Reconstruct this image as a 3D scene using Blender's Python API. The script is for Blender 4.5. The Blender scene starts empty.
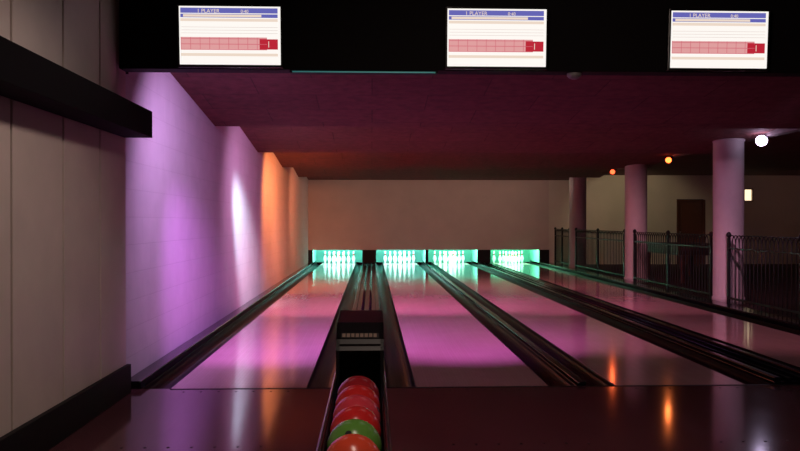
import bpy, bmesh, math, random
from mathutils import Vector, Matrix
random.seed(4)
S=bpy.context.scene
S.view_settings.view_transform='Standard'
COL=S.collection

# ---------------- materials ----------------
def mat(name,col,rough=.5,metal=0,emit=None,es=0,noise=0,nscale=8,bump=0,bscale=30,spec=.5,coat=0):
    m=bpy.data.materials.new(name); m.use_nodes=True
    nt=m.node_tree; N=nt.nodes; L=nt.links; p=N['Principled BSDF']
    p.inputs['Base Color'].default_value=(*col,1)
    p.inputs['Roughness'].default_value=rough
    p.inputs['Metallic'].default_value=metal
    p.inputs['Specular IOR Level'].default_value=spec
    p.inputs['Coat Weight'].default_value=coat
    if emit:
        p.inputs['Emission Color'].default_value=(*emit,1); p.inputs['Emission Strength'].default_value=es
    tc=N.new('ShaderNodeTexCoord')
    if noise:
        n=N.new('ShaderNodeTexNoise'); n.inputs['Scale'].default_value=nscale; n.inputs['Detail'].default_value=5
        L.new(tc.outputs['Object'],n.inputs['Vector'])
        r=N.new('ShaderNodeMapRange'); r.inputs[3].default_value=1-noise; r.inputs[4].default_value=1+noise
        L.new(n.outputs['Fac'],r.inputs[0])
        mx=N.new('ShaderNodeVectorMath'); mx.operation='SCALE'
        mx.inputs[0].default_value=col; L.new(r.outputs[0],mx.inputs['Scale'])
        L.new(mx.outputs[0],p.inputs['Base Color'])
    if bump:
        n=N.new('ShaderNodeTexNoise'); n.inputs['Scale'].default_value=bscale; n.inputs['Detail'].default_value=6
        L.new(tc.outputs['Object'],n.inputs['Vector'])
        b=N.new('ShaderNodeBump'); b.inputs['Strength'].default_value=bump; b.inputs['Distance'].default_value=.02
        L.new(n.outputs['Fac'],b.inputs['Height']); L.new(b.outputs[0],p.inputs['Normal'])
    return m

def brickmat(name,c1,c2,cm,bw,bh,mortar,rot=(0,0,0),rough=.3,bump=.0,noise=.15,spec=.5,rnoise=0,nscale=3,coat=0):
    m=bpy.data.materials.new(name); m.use_nodes=True
    nt=m.node_tree; N=nt.nodes; L=nt.links; p=N['Principled BSDF']
    p.inputs['Roughness'].default_value=rough; p.inputs['Specular IOR Level'].default_value=spec
    p.inputs['Coat Weight'].default_value=coat; p.inputs['Coat Roughness'].default_value=.08
    tc=N.new('ShaderNodeTexCoord'); mp=N.new('ShaderNodeMapping'); mp.inputs['Rotation'].default_value=rot
    L.new(tc.outputs['Object'],mp.inputs[0])
    b=N.new('ShaderNodeTexBrick'); b.inputs['Scale'].default_value=1
    b.inputs['Brick Width'].default_value=bw; b.inputs['Row Height'].default_value=bh; b.inputs['Mortar Size'].default_value=mortar
    b.inputs['Color1'].default_value=(*c1,1); b.inputs['Color2'].default_value=(*c2,1); b.inputs['Mortar'].default_value=(*cm,1)
    L.new(mp.outputs[0],b.inputs['Vector'])
    n=N.new('ShaderNodeTexNoise'); n.inputs['Scale'].default_value=nscale; n.inputs['Detail'].default_value=6
    L.new(tc.outputs['Object'],n.inputs['Vector'])
    r=N.new('ShaderNodeMapRange'); r.inputs[3].default_value=1-noise; r.inputs[4].default_value=1+noise
    L.new(n.outputs['Fac'],r.inputs[0])
    mx=N.new('ShaderNodeVectorMath'); mx.operation='SCALE'
    L.new(b.outputs['Color'],mx.inputs[0]); L.new(r.outputs[0],mx.inputs['Scale'])
    L.new(mx.outputs[0],p.inputs['Base Color'])
    if rnoise:
        r2=N.new('ShaderNodeMapRange'); r2.inputs[3].default_value=rough-rnoise; r2.inputs[4].default_value=rough+rnoise
        L.new(n.outputs['Fac'],r2.inputs[0]); L.new(r2.outputs[0],p.inputs['Roughness'])
    if bump:
        bp=N.new('ShaderNodeBump'); bp.inputs['Strength'].default_value=bump; bp.inputs['Distance'].default_value=.01
        ad=N.new('ShaderNodeMath'); ad.operation='ADD'
        iv=N.new('ShaderNodeMath'); iv.operation='SUBTRACT'; iv.inputs[0].default_value=1; L.new(b.outputs['Fac'],iv.inputs[1])
        L.new(iv.outputs[0],ad.inputs[0]); L.new(n.outputs['Fac'],ad.inputs[1])
        L.new(ad.outputs[0],bp.inputs['Height']); L.new(bp.outputs[0],p.inputs['Normal'])
    return m
H=math.pi/2
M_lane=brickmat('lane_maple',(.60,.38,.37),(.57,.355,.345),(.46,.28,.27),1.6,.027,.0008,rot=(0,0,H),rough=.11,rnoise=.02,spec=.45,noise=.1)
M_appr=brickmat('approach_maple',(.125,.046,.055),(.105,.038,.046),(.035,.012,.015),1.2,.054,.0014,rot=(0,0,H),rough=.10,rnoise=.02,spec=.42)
M_plaster=brickmat('painted_block',(.74,.70,.70),(.72,.68,.68),(.67,.63,.63),.45,.225,.004,rot=(0,H,H),rough=.7,bump=.35,noise=.10,nscale=5)
M_board=mat('painted_board',(.74,.62,.55),.5,noise=.15,nscale=3,bump=.1,bscale=12)
M_black=mat('black_paint',(.008,.006,.007),.6,bump=.05,spec=.25)
M_gut=mat('gutter_black',(.003,.0025,.004),.3,spec=.10)
M_cap=mat('capping_black',(.006,.005,.008),.15,spec=.35)
M_ceil=brickmat('ceiling_panel',(.155,.050,.045),(.130,.042,.038),(.085,.026,.024),1.2,.6,.006,rough=.85,bump=.8,noise=.6,nscale=9)
M_ceil2=mat('ceiling_dark_red',(.11,.03,.035),.8,noise=.3,nscale=2)
M_ceiln=mat('ceiling_near_dark',(.05,.04,.04),.8)
M_back=mat('back_wall_paint',(.52,.43,.37),.7,noise=.12,nscale=2)
M_cream=mat('cream_wall',(.58,.52,.42),.7,noise=.1,nscale=2)
M_bulk=mat('bulkhead_black',(.006,.004,.005),.7,noise=.2,spec=.2)
M_col=mat('column_paint',(.55,.48,.48),.6,noise=.08,bump=.1)
M_iron=mat('wrought_iron',(.012,.014,.014),.45,metal=.3)
M_pin=mat('pin_white',(.9,.9,.9),.25)
M_pinr=mat('pin_red_stripe',(.6,.02,.02),.3)
M_tealw=mat('kickback_teal',(.25,.6,.52),.5)
M_curt=mat('pit_curtain',(.09,.30,.25),.7)
M_hood=mat('hood_black',(.012,.010,.012),.35,spec=.4)
M_metal=mat('brushed_metal',(.45,.40,.38),.3,metal=.9)
M_rail=mat('rack_rail',(.05,.045,.05),.25,metal=.5)
M_darkwood=mat('dark_wood',(.10,.035,.02),.4,noise=.2)
M_felt=mat('table_felt',(.02,.20,.18),.8)
M_floor2=mat('lounge_carpet',(.05,.02,.02),.9,noise=.3)
M_sub=mat('subfloor',(.02,.015,.015),.9)

# ---------------- mesh helpers ----------------
def link(o,parent=None):
    COL.objects.link(o)
    if parent: o.parent=parent
    return o
def empty(name,loc=(0,0,0),rotz=0):
    e=bpy.data.objects.new(name,None); e.empty_display_size=.1; e.location=loc; e.rotation_euler=(0,0,rotz); return link(e)
def finish(bm,name,mats,parent=None,smooth=False,bevel=0,loc=(0,0,0)):
    bmesh.ops.recalc_face_normals(bm,faces=bm.faces)
    me=bpy.data.meshes.new(name); bm.to_mesh(me); bm.free()
    for m in (mats if isinstance(mats,(list,tuple)) else [mats]): me.materials.append(m)
    if smooth:
        for f in me.polygons: f.use_smooth=True
    o=bpy.data.objects.new(name,me); o.location=loc; link(o,parent)
    if bevel:
        b=o.modifiers.new('bevel','BEVEL'); b.width=bevel; b.segments=2; b.limit_method='ANGLE'
    return o
def bx(bm,x0,x1,y0,y1,z0,z1,mi=0):
    v=[bm.verts.new((x,y,z)) for x in (x0,x1) for y in (y0,y1) for z in (z0,z1)]
    for idx in ((0,1,3,2),(4,6,7,5),(0,4,5,1),(2,3,7,6),(0,2,6,4),(1,5,7,3)):
        f=bm.faces.new([v[i] for i in idx]); f.material_index=mi
def box(name,x0,x1,y0,y1,z0,z1,m,parent=None,bevel=0):
    bm=bmesh.new(); bx(bm,x0,x1,y0,y1,z0,z1); return finish(bm,name,m,parent,bevel=bevel)
def cyl(bm,p0,p1,r,seg=12,r2=None,mi=0,caps=True):
    p0=Vector(p0);p1=Vector(p1);d=p1-p0
    q=d.to_track_quat('Z','Y').to_matrix().to_4x4(); q.translation=(p0+p1)/2
    g=bmesh.ops.create_cone(bm,cap_ends=caps,segments=seg,radius1=r,radius2=r if r2 is None else r2,depth=d.length,matrix=q)
    for v in g['verts']:
        for f in v.link_faces: f.material_index=mi
def lathe(bm,prof,cx,cy,cz=0,seg=16,mi_fn=None):
    rings=[]
    for r,z in prof:
        rings.append([bm.verts.new((cx+r*math.cos(2*math.pi*k/seg),cy+r*math.sin(2*math.pi*k/seg),cz+z)) for k in range(seg)])
    for i in range(len(rings)-1):
        for k in range(seg):
            f=bm.faces.new((rings[i][k],rings[i][(k+1)%seg],rings[i+1][(k+1)%seg],rings[i+1][k]))
            if mi_fn: f.material_index=mi_fn((prof[i][1]+prof[i+1][1])/2)
    bm.faces.new(rings[0][::-1]); bm.faces.new(rings[-1])
def curve(name,splines,r,m,parent=None):
    cu=bpy.data.curves.new(name,'CURVE'); cu.dimensions='3D'; cu.bevel_depth=r; cu.bevel_resolution=1
    for pts in splines:
        s=cu.splines.new('POLY'); s.points.add(len(pts)-1)
        for p,c in zip(s.points,pts): p.co=(*c,1)
    cu.materials.append(m); o=bpy.data.objects.new(name,cu); return link(o,parent)

# ---------------- layout ----------------
FY=6.22; BY=24.05; EY=25.7; GW=.235
lanes=[(-1.58,-.52),(.35,1.41),(1.95,3.01),(3.87,4.93)]
WX=-1.95; RX=13.5
box('floor',-1.95,RX,-1.5,EY,-.22,-.16,M_sub)
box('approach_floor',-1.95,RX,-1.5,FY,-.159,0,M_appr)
box('lounge_floor',5.45,RX,FY+.001,BY,-.159,0.0,M_floor2)
for i,(a,b) in enumerate(lanes):
    bm=bmesh.new(); bx(bm,a,b,FY+.002,EY-.05,-.15,0)
    finish(bm,'bowling_lane',M_lane)
box('foul_line',-1.58,4.93,FY-.035,FY-.002,.0,.0015,M_black)
def gutter(x0,x1):
    bm=bmesh.new(); n=12; c=(x0+x1)/2; r=(x1-x0)/2-.006
    arc=[(c-r*math.cos(math.pi*k/n),-.012-.085*math.sin(math.pi*k/n)) for k in range(n+1)]
    pts=[(x0+.001,-.004)]+arc+[(x1-.001,-.004)]
    a=[bm.verts.new((x,FY+.004,z)) for x,z in pts]; b=[bm.verts.new((x,EY-.06,z)) for x,z in pts]
    for k in range(len(a)-1): bm.faces.new((a[k],a[k+1],b[k+1],b[k]))
    lo=[bm.verts.new((x,FY+.004,-.15)) for x,z in pts]
    for k in range(len(a)-1): bm.faces.new((a[k],lo[k],lo[k+1],a[k+1]))
    finish(bm,'gutter',M_gut,smooth=False)
for a,b in lanes:
    gutter(a-GW,a); gutter(b,b+GW)
def ridge(name,x0,x1,h,y0=FY+.004,y1=24.0,m=M_cap):
    bm=bmesh.new(); bx(bm,x0,x1,y0,y1,-.15,h); return finish(bm,name,m,bevel=.008)
ridge('gutter_curb',-1.948,-1.817,.06)
ridge('lane_divider',1.645+.002,1.715-.002,.03)
ridge('gutter_curb',5.167,5.448,.07)
def track(cx,w):
    e=empty('ball_return_track',(cx,0,0))
    bm=bmesh.new()
    bx(bm,-w+.002,w-.002,FY+.004,24.0,-.15,.02)
    bx(bm,-w+.002,-w+.06,FY+.004,24.0,.02,.055)
    bx(bm,w-.06,w-.002,FY+.004,24.0,.02,.055)
    finish(bm,'capping',M_cap,e,bevel=.008)
    bm=bmesh.new()
    for x in (-.055,.055): cyl(bm,(x,FY+.01,.045),(x,24.0,.045),.024,10)
    finish(bm,'track_rails',M_cap,e,smooth=True)
track(-.085,.198); track(3.44,.192)
bm=bmesh.new()
for a,b in lanes:
    for r in (0,1):
        for k in range(7):
            lathe(bm,[(.009,0),(.009,.001)],(a+b)/2+(k-3)*.134,FY-.12-r*1.5,.0002,10)
finish(bm,'approach_marker_dots',M_black)

# ---------------- walls ----------------
box('wall_left',-2.15,WX,6.1,EY,-.22,3.3,M_plaster)
e=empty('wall_left_boarded')
bm=bmesh.new()
ys=[-1.5,-.9,-.2,.45,1.1,1.7,2.3,2.95,3.55,4.18,4.87,5.52,6.1]
for i in range(len(ys)-1):
    bx(bm,-1.93,-1.885,ys[i]+.013,ys[i+1]-.013,.0,3.3)
finish(bm,'boards',M_board,e,bevel=.004)
box('backing',-2.15,-1.932,-1.5,6.099,0,3.3,M_black,e)
box('baseboard_left',-1.884,-1.85,-1.5,6.1,0.001,.22,M_black,bevel=.004)
box('wall_beam',-1.884,-1.67,.5,6.04,1.95,2.15,mat('beam_black',(.004,.003,.004),.8,spec=.1),bevel=.004)
def px2x(px,Y): return Y*math.tan(math.atan((px-400)/785)+math.radians(2.04))
dx0,dx1=9.45,10.35; wx0,wx1=11.56,11.86
bm=bmesh.new()
bx(bm,WX+.001,5.45,BY,BY+.08,.455,3.3)
finish(bm,'pinsetter_mask_wall',M_back)
bm=bmesh.new()
bx(bm,5.451,dx0,BY,BY+.12,0,3.3); bx(bm,dx0,dx1,BY,BY+.12,2.02,3.3); bx(bm,dx1,wx0,BY,BY+.12,0,3.3)
bx(bm,wx0,wx1,BY,BY+.12,0,1.95); bx(bm,wx0,wx1,BY,BY+.12,2.35,3.3); bx(bm,wx1,RX,BY,BY+.12,0,3.3)
finish(bm,'wall_back',M_cream)
box('wall_right',RX,RX+.15,-1.5,EY,-.2,3.3,M_cream)
box('wall_rear',-2.15,RX+.15,-1.65,-1.5,-.2,3.4,M_black)
e=empty('door_1')
bm=bmesh.new()
bx(bm,dx0+.002,dx0+.06,BY-.02,BY+.1,0,2.0);bx(bm,dx1-.06,dx1-.002,BY-.02,BY+.1,0,2.0);bx(bm,dx0+.06,dx1-.06,BY-.02,BY+.1,1.95,2.0)
finish(bm,'frame',M_darkwood,e)
bm=bmesh.new(); bx(bm,dx0+.06,dx1-.06,BY+.04,BY+.08,.0,1.95)
for z0,z1 in((.15,.85),(1.0,1.8)): bx(bm,dx0+.16,dx1-.16,BY+.025,BY+.04,z0,z1)
finish(bm,'leaf',M_darkwood,e)
bm=bmesh.new(); cyl(bm,(dx0+.12,BY-.01,1.0),(dx0+.12,BY+.04,1.0),.02); finish(bm,'handle',M_metal,e)
e=empty('window_1')
bm=bmesh.new()
bx(bm,wx0+.001,wx0+.03,BY-.02,BY+.1,1.951,2.349);bx(bm,wx1-.03,wx1-.001,BY-.02,BY+.1,1.951,2.349)
bx(bm,wx0+.03,wx1-.03,BY-.02,BY+.1,1.951,1.98);bx(bm,wx0+.03,wx1-.03,BY-.02,BY+.1,2.32,2.349)
finish(bm,'frame',M_darkwood,e)
box('lit_pane',wx0+.03,wx1-.03,BY+.05,BY+.06,1.98,2.32,mat('lit_pane',(.8,.6,.3),.5,emit=(1,.8,.5),es=1.5),e)

# ---------------- pinsetter pits ----------------
e=empty('pinsetter_kickbacks')
divs=((-1.948,-1.818),(-.283,.113),(1.647,1.713),(3.25,3.63),(5.167,5.449))
bm=bmesh.new()
for a,b in divs: bx(bm,a,b,BY+.002,EY-.07,.0561,1.1)
finish(bm,'kickback_panels',M_tealw,e)
bm=bmesh.new()
for a,b in divs: bx(bm,a-.012 if a>-1.9 else a,b+.012,BY-.03,BY,.057,.4549)
finish(bm,'division_ends',M_black,e)
box('pit_roof',-1.948,5.449,BY+.081,EY-.07,1.101,1.15,M_black,e)
box('pit_curtain',-1.948,5.449,EY-.069,EY-.03,-.0,1.15,M_curt,e)
pp=[(.022,0),(.028,.01),(.045,.07),(.0605,.115),(.058,.15),(.045,.19),(.030,.23),(.0235,.255),(.025,.28),(.031,.32),(.0325,.34),(.029,.362),(.018,.376),(.006,.381)]
for a,b in lanes:
    c=(a+b)/2; bm=bmesh.new()
    for r in range(4):
        for k in range(r+1):
            lathe(bm,pp,c+(k-r/2)*.305,24.5+r*.264,0.001,14,lambda z:1 if (.236<z<.25 or .26<z<.275) else 0)
    finish(bm,'bowling_pins',[M_pin,M_pinr],smooth=True)

# ---------------- ceiling ----------------
CX=6.1
bm=bmesh.new()
ed=[6.16,9.83,13.5,17.17,20.84,24.05]
lo,hi=2.5,2.93
for i in range(5):
    y0,y1=ed[i],ed[i+1]
    zl=lo if i<4 else 2.6
    v=[bm.verts.new(p) for p in((WX+.001,y0,hi),(CX,y0,hi),(CX,y1,zl),(WX+.001,y1,zl),(WX+.001,y0,3.3),(CX,y0,3.3),(CX,y1,3.3),(WX+.001,y1,3.3))]
    for idx in((0,1,2,3),(4,5,6,7),(0,1,5,4),(2,3,7,6),(0,3,7,4),(1,2,6,5)): bm.faces.new([v[k] for k in idx])
finish(bm,'ceiling',M_ceil)
box('ceiling_lounge',CX+.16,RX,6.16,BY,2.76,3.3,M_ceil2)
box('ceiling_near',-2.15,RX+.15,-1.5,5.92,3.3,3.4,M_ceiln)
box('ceiling_beam',CX+.001,CX+.159,6.16,BY-.001,2.64,3.3,mat('beam_paint',(.22,.17,.17),.7))
box('bulkhead',-1.884,RX,5.93,6.08,2.455,3.3,M_bulk,bevel=.004)
box('bulkhead_return',WX+.002,-1.886,6.101,6.16,2.455,3.3,M_bulk)
e=empty('strip_lamp')
box('housing',-.62,.5,5.95,6.03,2.437,2.454,M_black,e)
box('tube',-.6,.48,5.944,5.95,2.439,2.449,mat('tube_teal',(.1,.4,.35),.4,emit=(.05,.30,.30),es=.35),e)
bm=bmesh.new(); lathe(bm,[(.055,0),(.055,-.02),(.04,-.035),(.02,-.045)],px2x(574,6.0),6.0,2.4545,20); finish(bm,'smoke_detector',mat('detector_plastic',(.3,.27,.27),.4),smooth=False)

# ---------------- monitors ----------------
def em(name,c,s): return mat(name,(0,0,0),.5,emit=c,es=s)
E_white=em('scr_white',(1,.95,.90),1.0); E_blue=em('scr_header',(.14,.14,.50),.9); E_pink=em('scr_pink',(.70,.16,.20),.9)
E_red=em('scr_red',(.55,.02,.04),.9); E_grey=em('scr_line',(.62,.50,.45),.9); E_tan=em('scr_tan',(.88,.72,.60),.95)
E_cell=em('scr_cell',(.82,.38,.38),.9)
M_bez=mat('bezel',(.01,.01,.01),.25)
def monitor(x):
    e=empty('overhead_monitor',(x,5.86,2.69)); e.rotation_euler=(math.radians(4),0,0)
    w,h=.372,.213
    bm=bmesh.new()
    bx(bm,-w-.018,w+.018,0,.045,-h-.02,h+.02)
    finish(bm,'case',M_bez,e,bevel=.006)
    bm=bmesh.new(); bx(bm,-.1,.1,.045,.068,-.1,.1); finish(bm,'wall_mount',M_bez,e)
    def q(n,x0,x1,z0,z1,m,k=0):
        box(n,x0,x1,-.001-.0006*k-.0005,-.0005-.0006*k,z0,z1,m,e)
    q('screen',-w,w,-h,h,E_white)
    q('header',-w+.01,w-.02,h-.05,h-.012,E_blue,1)
    q('header_strip',-w+.01,w-.02,h-.082,h-.056,E_blue,1)
    q('header_names',-w+.03,w-.14,h-.078,h-.06,E_tan,2)
    q('band_upper',-w+.01,w-.02,h-.11,h-.09,E_tan,1)
    for k in range(3): q('score_line_%d'%k,-w+.015,w-.02,.06-.022*k,.062-.022*k,E_grey,1)
    q('score_band',-w+.01,w-.1,-.105,-.012,E_cell,1)
    for k in range(9):
        q('frame_line_%d'%k,-w+.01+k*.07,-w+.014+k*.07,-.105,-.012,E_pink,2)
    for k in range(3): q('row_line_%d'%k,-w+.01,w-.1,-.105+k*.04,-.10+k*.04,E_pink,2)
    q('total_box',w-.155,w-.02,-.1,-.025,E_red,2)
    q('total_digit',w-.09,w-.085,-.085,-.04,E_tan,3)
    q('lower_band',-w+.01,w-.02,-.15,-.13,E_tan,1)
    for n,t,px,pz,s in(('title_text','1 PLAYER',-.24,h-.048,.04),('time_text','0:40',.08,h-.048,.034)):
        cu=bpy.data.curves.new(n,'FONT'); cu.body=t; cu.size=s; cu.materials.append(E_tan)
        o=bpy.data.objects.new(n,cu); o.location=(px,-.004,pz); o.rotation_euler=(H,0,0); link(o,e)
for x in (px2x(230,5.85),px2x(497,5.85),px2x(719.5,5.85),4.55): monitor(x)

# ---------------- ball return ----------------
def ball_return(cx,balls):
    e=empty('ball_return',(cx,0,0))
    bm=bmesh.new()
    prof=[(4.52,.30),(4.52,.57),(4.56,.63),(4.70,.71),(5.12,.735),(5.22,.70),(5.26,.60),(5.26,.0),(4.75,.0),(4.75,.30)]
    w=.138
    for s in (-1,1):
        x0,x1=(s*w,s*(w-.02))
        A=[bm.verts.new((x0,y,z)) for y,z in prof]; B=[bm.verts.new((x1,y,z)) for y,z in prof]
        bm.faces.new(A); bm.faces.new(B[::-1])
        for i in range(len(prof)):
            j=(i+1)%len(prof); bm.faces.new((A[i],A[j],B[j],B[i]))
    top=prof[1:8]
    for i in range(len(top)-1):
        v=[bm.verts.new(p) for p in((-w,*top[i]),(w,*top[i]),(w,*top[i+1]),(-w,*top[i+1]))]; bm.faces.new(v)
    bx(bm,-w+.02,w-.02,4.9,4.93,.0,.70)
    bx(bm,-w+.02,w-.02,4.535,4.56,.555,.605)
    finish(bm,'hood',M_hood,e)
    bm=bmesh.new(); 
    def slope(x0,x1,t0,t1,off,mi):
        P=lambda t:(4.56+t*.14,.63+t*.08)
        n=Vector((0,-.08,.14)).normalized()
        q=[]
        for x,t in((x0,t0),(x1,t0),(x1,t1),(x0,t1)):
            y,z=P(t); q.append(bm.verts.new(Vector((x,y,z))+n*off))
        f=bm.faces.new(q); f.material_index=mi
    slope(-.11,.11,.05,.34,.002,0)
    for k in range(8): slope(-.103+k*.026,-.085+k*.026,.09,.30,.004,1)
    finish(bm,'reset_buttons',[mat('button_plate',(.06,.05,.05),.4),mat('button_brass',(.45,.33,.26),.4)],e)
    bm=bmesh.new()
    bx(bm,-.06,.06,2.75,4.6,0,.24)
    bx(bm,-.125,.125,2.5,4.75,.24,.275)
    finish(bm,'pedestal',M_hood,e,bevel=.01)
    sp=[]
    for s in(-1,1):
        bm=bmesh.new(); bx(bm,s*.118 if s>0 else -.138,s*.138 if s>0 else -.118,2.5,4.75,.24,.42); finish(bm,'side_panel',M_hood,e,bevel=.006)
        sp.append([(s*.06,2.45,.31),(s*.06,4.75,.31)])
    n=14; loop=[(-.135,4.6,.43)]+[(-.135*math.cos(math.pi*k/n),2.5-.15*math.sin(math.pi*k/n),.43) for k in range(n+1)]+[(.135,4.6,.43)]
    curve('rim_rail',[loop],.012,M_rail,e)
    curve('support_rails',sp,.012,M_rail,e)
    bm=bmesh.new()
    a=[bm.verts.new((-.13*math.cos(math.pi*k/n),2.5-.14*math.sin(math.pi*k/n),.24)) for k in range(n+1)]
    b=[bm.verts.new((v.co.x,v.co.y,.42)) for v in a]
    for k in range(n): bm.faces.new((a[k],a[k+1],b[k+1],b[k]))
    bm.faces.new(a)
    finish(bm,'front_shell',M_hood,e)
    for i,(c,y) in enumerate(balls):
        r=.1085
        bm=bmesh.new(); bmesh.ops.create_uvsphere(bm,u_segments=40,v_segments=24,radius=r)
        for f in bm.faces: f.smooth=True
        rt=Matrix.Rotation(random.uniform(0,6),3,'Z')@Matrix.Rotation(random.choice((-1,1))*random.uniform(1.2,1.9),3,'X')
        for dx,dy,rr in((-.018,.02,.011),(.018,.02,.011),(0,-.045,.013)):
            d=rt@Vector((dx,dy,.1)).normalized()
            cyl(bm,d*(r-.02),d*(r+.0006),rr,16,mi=1)
        finish(bm,'bowling_ball',[c,M_hood],loc=(cx,y,.31+.007+math.sqrt(max(0,(r+.012)**2-.06**2))))
def bm_(n,c): return mat(n,c,.22,noise=.1,nscale=20,spec=.5)
red=bm_('ball_red',(.75,.03,.03)); pink=bm_('ball_pink',(.78,.06,.09)); green=bm_('ball_green',(.14,.36,.06)); orange=bm_('ball_orange',(.85,.09,.04)); dred=bm_('ball_dark_red',(.42,.02,.03))
ys=[2.88,3.1,3.32,3.54,3.76,3.98]
ball_return(-.07,list(zip([orange,green,red,pink,red,dred],ys)))
ball_return(3.44,list(zip([green,pink,dred],ys)))

# ---------------- columns ----------------
for y in (12.5,16.95,21.8):
    bm=bmesh.new(); lathe(bm,[(.25,0.001),(.25,.10),(.235,.11),(.235,2.60),(.25,2.61),(.25,2.639)],5.76,y,0,40)
    o=finish(bm,'round_column',M_col)
    for f in o.data.polygons: f.use_smooth=abs(f.normal.z)<.3
# ---------------- railings ----------------
def railing(y0,y1,x=5.62):
    e=empty('wrought_iron_railing',(x,0,0))
    sp=[]; n=int((y1-y0)/.115)//2*2; d=(y1-y0)/n
    for i in range(n+1):
        y=y0+i*d; sp.append([(0,y,.04),(0,y,.98)])
    for i in range(0,n-1):
        c=y0+(i+1)*d; s=[(0,c-d*math.cos(math.pi*k/8),.98+.12*math.sin(math.pi*k/8)) for k in range(9)]
        sp.append(s)
    curve('bars',sp,.009,M_iron,e)
    bm=bmesh.new(); bx(bm,-.018,.018,y0-.02,y1+.02,.10,.13); bx(bm,-.018,.018,y0-.02,y1+.02,.88,.905)
    k=y0
    while k<=y1+.01:
        bx(bm,-.022,.022,k-.022,k+.022,.0005,1.06)
        lathe(bm,[(.01,1.06),(.035,1.085),(.04,1.11),(.03,1.14),(.008,1.155)],0,k,0,10)
        k+=(y1-y0)/2
    finish(bm,'frame',M_iron,e)
railing(8.0,12.18); railing(12.82,16.62); railing(17.28,21.45); railing(22.15,23.9)
# ---------------- pool table ----------------
e=empty('pool_table',(7.15,17.6,0))
bm=bmesh.new()
bx(bm,-.65,.65,-1.2,1.2,.60,.76)
for sx in(-1,1):
    bx(bm,sx*.72 if sx<0 else .6,-.6 if sx<0 else .72,-1.3,1.3,.70,.82)
    bx(bm,-.6,.6,-1.3 if sx<0 else 1.18,-1.18 if sx<0 else 1.3,.70,.82)
finish(bm,'body',M_darkwood,e,bevel=.01)
box('felt',-.6,.6,-1.18,1.18,.761,.775,M_felt,e)
bm=bmesh.new()
for sx in(-1,1):
    for sy in(-1,1): lathe(bm,[(.05,0),(.06,.04),(.045,.2),(.07,.45),(.08,.6)],sx*.52,sy*1.05,0.001,12)
finish(bm,'legs',M_darkwood,e)

# ---------------- lights ----------------
def spotfix(name,pos,target,color,power,angle,blend=.6,rad=.04,face=None,fc=None,bracket=False,lr=.05):
    pos=Vector(pos); t=Vector(target); d=(t-pos).normalized()
    e=empty(name,pos)
    q=d.to_track_quat('-Z','Y')
    bm=bmesh.new()
    cyl(bm,(0,0,.11),(0,0,.0),.04,16,.055,caps=False); cyl(bm,(0,0,.11),(0,0,.111),.04,16)
    o=finish(bm,'can',M_black,e); o.rotation_mode='QUATERNION'; o.rotation_quaternion=q
    if bracket:
        bm=bmesh.new(); cyl(bm,(.09,.06,.045),(.09,.06,.078),.03); cyl(bm,(0,.04,.05),(.09,.06,.05),.01)
        finish(bm,'bracket',M_black,e)
    if face:
        bm=bmesh.new(); bmesh.ops.create_uvsphere(bm,u_segments=20,v_segments=12,radius=lr)
        for v in bm.verts: v.co.z=v.co.z*.5+.01
        o=finish(bm,'lens',mat('lens_'+name,(.1,.1,.1),.3,emit=fc or color,es=face),e,smooth=True); o.rotation_mode='QUATERNION'; o.rotation_quaternion=q
    L=bpy.data.lights.new('lamp','SPOT'); L.color=color; L.energy=power; L.spot_size=math.radians(angle); L.spot_blend=blend; L.shadow_soft_size=rad
    o=bpy.data.objects.new('lamp',L); o.rotation_mode='QUATERNION'; o.rotation_quaternion=q; o.location=d*(.05+rad*.6 if rad>.05 else .05); link(o,e)
    return e
spotfix('purple_spotlight',(-.6,6.55,2.78),(-1.95,8.4,.8),(.78,.42,1),165,115,1)
spotfix('purple_spotlight',(-1.0,6.5,2.78),(-1.05,8.8,0),(.70,.20,1),620,66,.9)
spotfix('purple_spotlight',(.88,6.5,2.78),(.88,8.8,0),(.84,.20,.95),560,62,.9)
spotfix('pink_spotlight',(2.5,6.5,2.78),(2.6,9.5,0),(1,.30,.58),150,64,.9)
spotfix('pink_spotlight',(4.4,6.5,2.78),(4.4,9.5,0),(1,.35,.5),90,64,.9)
spotfix('pink_spotlight',(-.55,10.15,2.75),(-.8,12.6,0),(1,.22,.55),480,66,.9)
spotfix('pink_spotlight',(.9,10.15,2.75),(.9,12.8,0),(1,.20,.72),540,66,.9)
spotfix('pink_spotlight',(2.5,10.15,2.75),(2.8,12.8,0),(1,.22,.62),280,68,.9)
spotfix('pink_spotlight',(4.4,10.15,2.75),(4.4,12.8,0),(1,.34,.5),130,68,.9)
for x,p in((-.5,180),(1.0,180),(2.8,150),(4.5,100)):
    spotfix('red_spotlight',(x,13.75,2.75),(x,17,0),(1,.32,.40),p,75,.9)
# left wall
spotfix('white_spotlight',(-1.05,10.25,2.62),(-1.95,12.1,.9),(.66,.78,1),640,44,1,rad=.15)
spotfix('violet_spotlight',(.1,10.2,2.6),(-1.95,12.2,1.2),(.85,.36,.80),170,95,1,rad=.15)
spotfix('orange_spotlight',(-.7,13.85,2.6),(-1.95,15.6,1.2),(1,.26,.07),300,110,1,rad=.2)
spotfix('orange_spotlight',(.0,13.85,2.6),(-1.95,17.2,1.2),(1,.27,.10),420,70,1,rad=.2)
spotfix('orange_spotlight',(.2,17.6,2.6),(-1.95,20.6,1.2),(1,.28,.13),240,80,1,rad=.2)
for x in(-.9,1.2,3.2,4.9):
    spotfix('wall_fill_spot',(x,21.1,2.72),(x,24.05,1.5),(1,.68,.55),34,110,1)  # fill spots added behind the last ceiling step to light the mask wall
spotfix('magenta_spotlight',(4.3,7.2,2.72),(5.8,12.5,1.0),(1,.5,.80),280,32,.8)
spotfix('magenta_spotlight',(4.8,13.8,2.72),(5.76,17,1.0),(1,.5,.55),45,50,.8)
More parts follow.
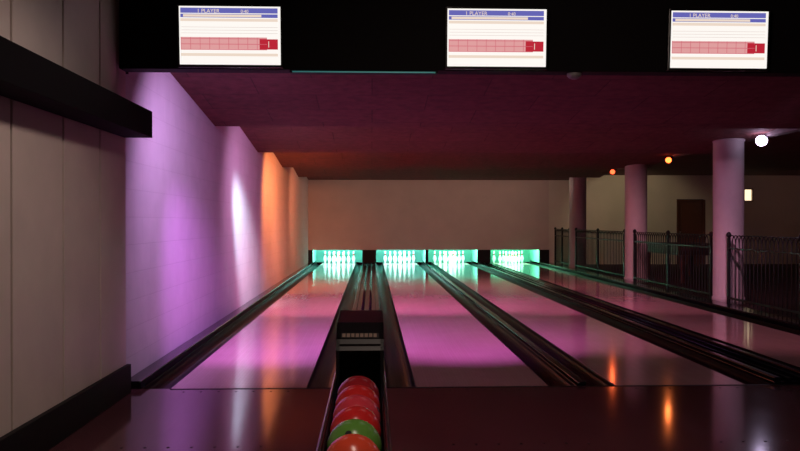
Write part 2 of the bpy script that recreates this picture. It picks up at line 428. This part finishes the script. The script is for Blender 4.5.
spotfix('white_ceiling_spotlight',(6.0,11.9,2.56),(3.5,8.0,.6),(.8,.65,1),14,80,.7,face=18,bracket=True,lr=.085)
spotfix('amber_ceiling_spotlight',(6.0,15.7,2.56),(3.6,10,.4),(1,.22,.05),5,80,.7,face=7,fc=(1,.11,.02),bracket=True,lr=.06)
spotfix('amber_ceiling_spotlight',(6.0,19.4,2.56),(3.6,12,.4),(1,.14,.04),5,80,.7,face=5,fc=(1,.07,.02),bracket=True,lr=.06)
spotfix('warm_ceiling_spotlight',(7.6,21.6,2.65),(8.0,24.05,1.3),(1,.80,.52),46,95,.5)
spotfix('warm_ceiling_spotlight',(12.2,21.0,2.65),(12.2,24.05,1.2),(1,.6,.5),9,95,.6)
for i,(a,b) in enumerate(lanes):
    L=bpy.data.lights.new('pit_lamp','AREA'); L.shape='RECTANGLE'; L.size=1.3; L.size_y=.12; L.energy=68
    L.color=[(.42,1,.90),(.50,1,.92),(.40,1,.76),(.34,1,.60)][i]
    o=bpy.data.objects.new('pit_lamp',L); o.location=((a+b)/2,24.2,.62); o.rotation_euler=(math.radians(42),0,0); link(o)
L=bpy.data.lights.new('room_lamp','AREA'); L.size=1.0; L.energy=52; L.color=(1,.76,.64)
o=bpy.data.objects.new('room_lamp',L); o.location=(.2,2.2,3.2); o.rotation_euler=(math.radians(14),math.radians(-48),0); link(o)
spotfix('wall_fill_spot',(.1,3.3,3.15),(-1.9,4.3,1.05),(1,.78,.70),70,72,1,rad=.15)  # added out-of-view fill, brightens the boards while the approach stays dark

W=bpy.data.worlds.new('World'); S.world=W; W.use_nodes=True
W.node_tree.nodes['Background'].inputs[0].default_value=(.05,.02,.03,1); W.node_tree.nodes['Background'].inputs[1].default_value=.1

cam=bpy.data.cameras.new('camera'); cam.sensor_width=36; cam.lens=785/800*36; cam.clip_start=.05
c=bpy.data.objects.new('camera',cam); c.location=(0,0,1.31); c.rotation_euler=(math.radians(90-.255),0,math.radians(-2.04)); link(c); S.camera=c
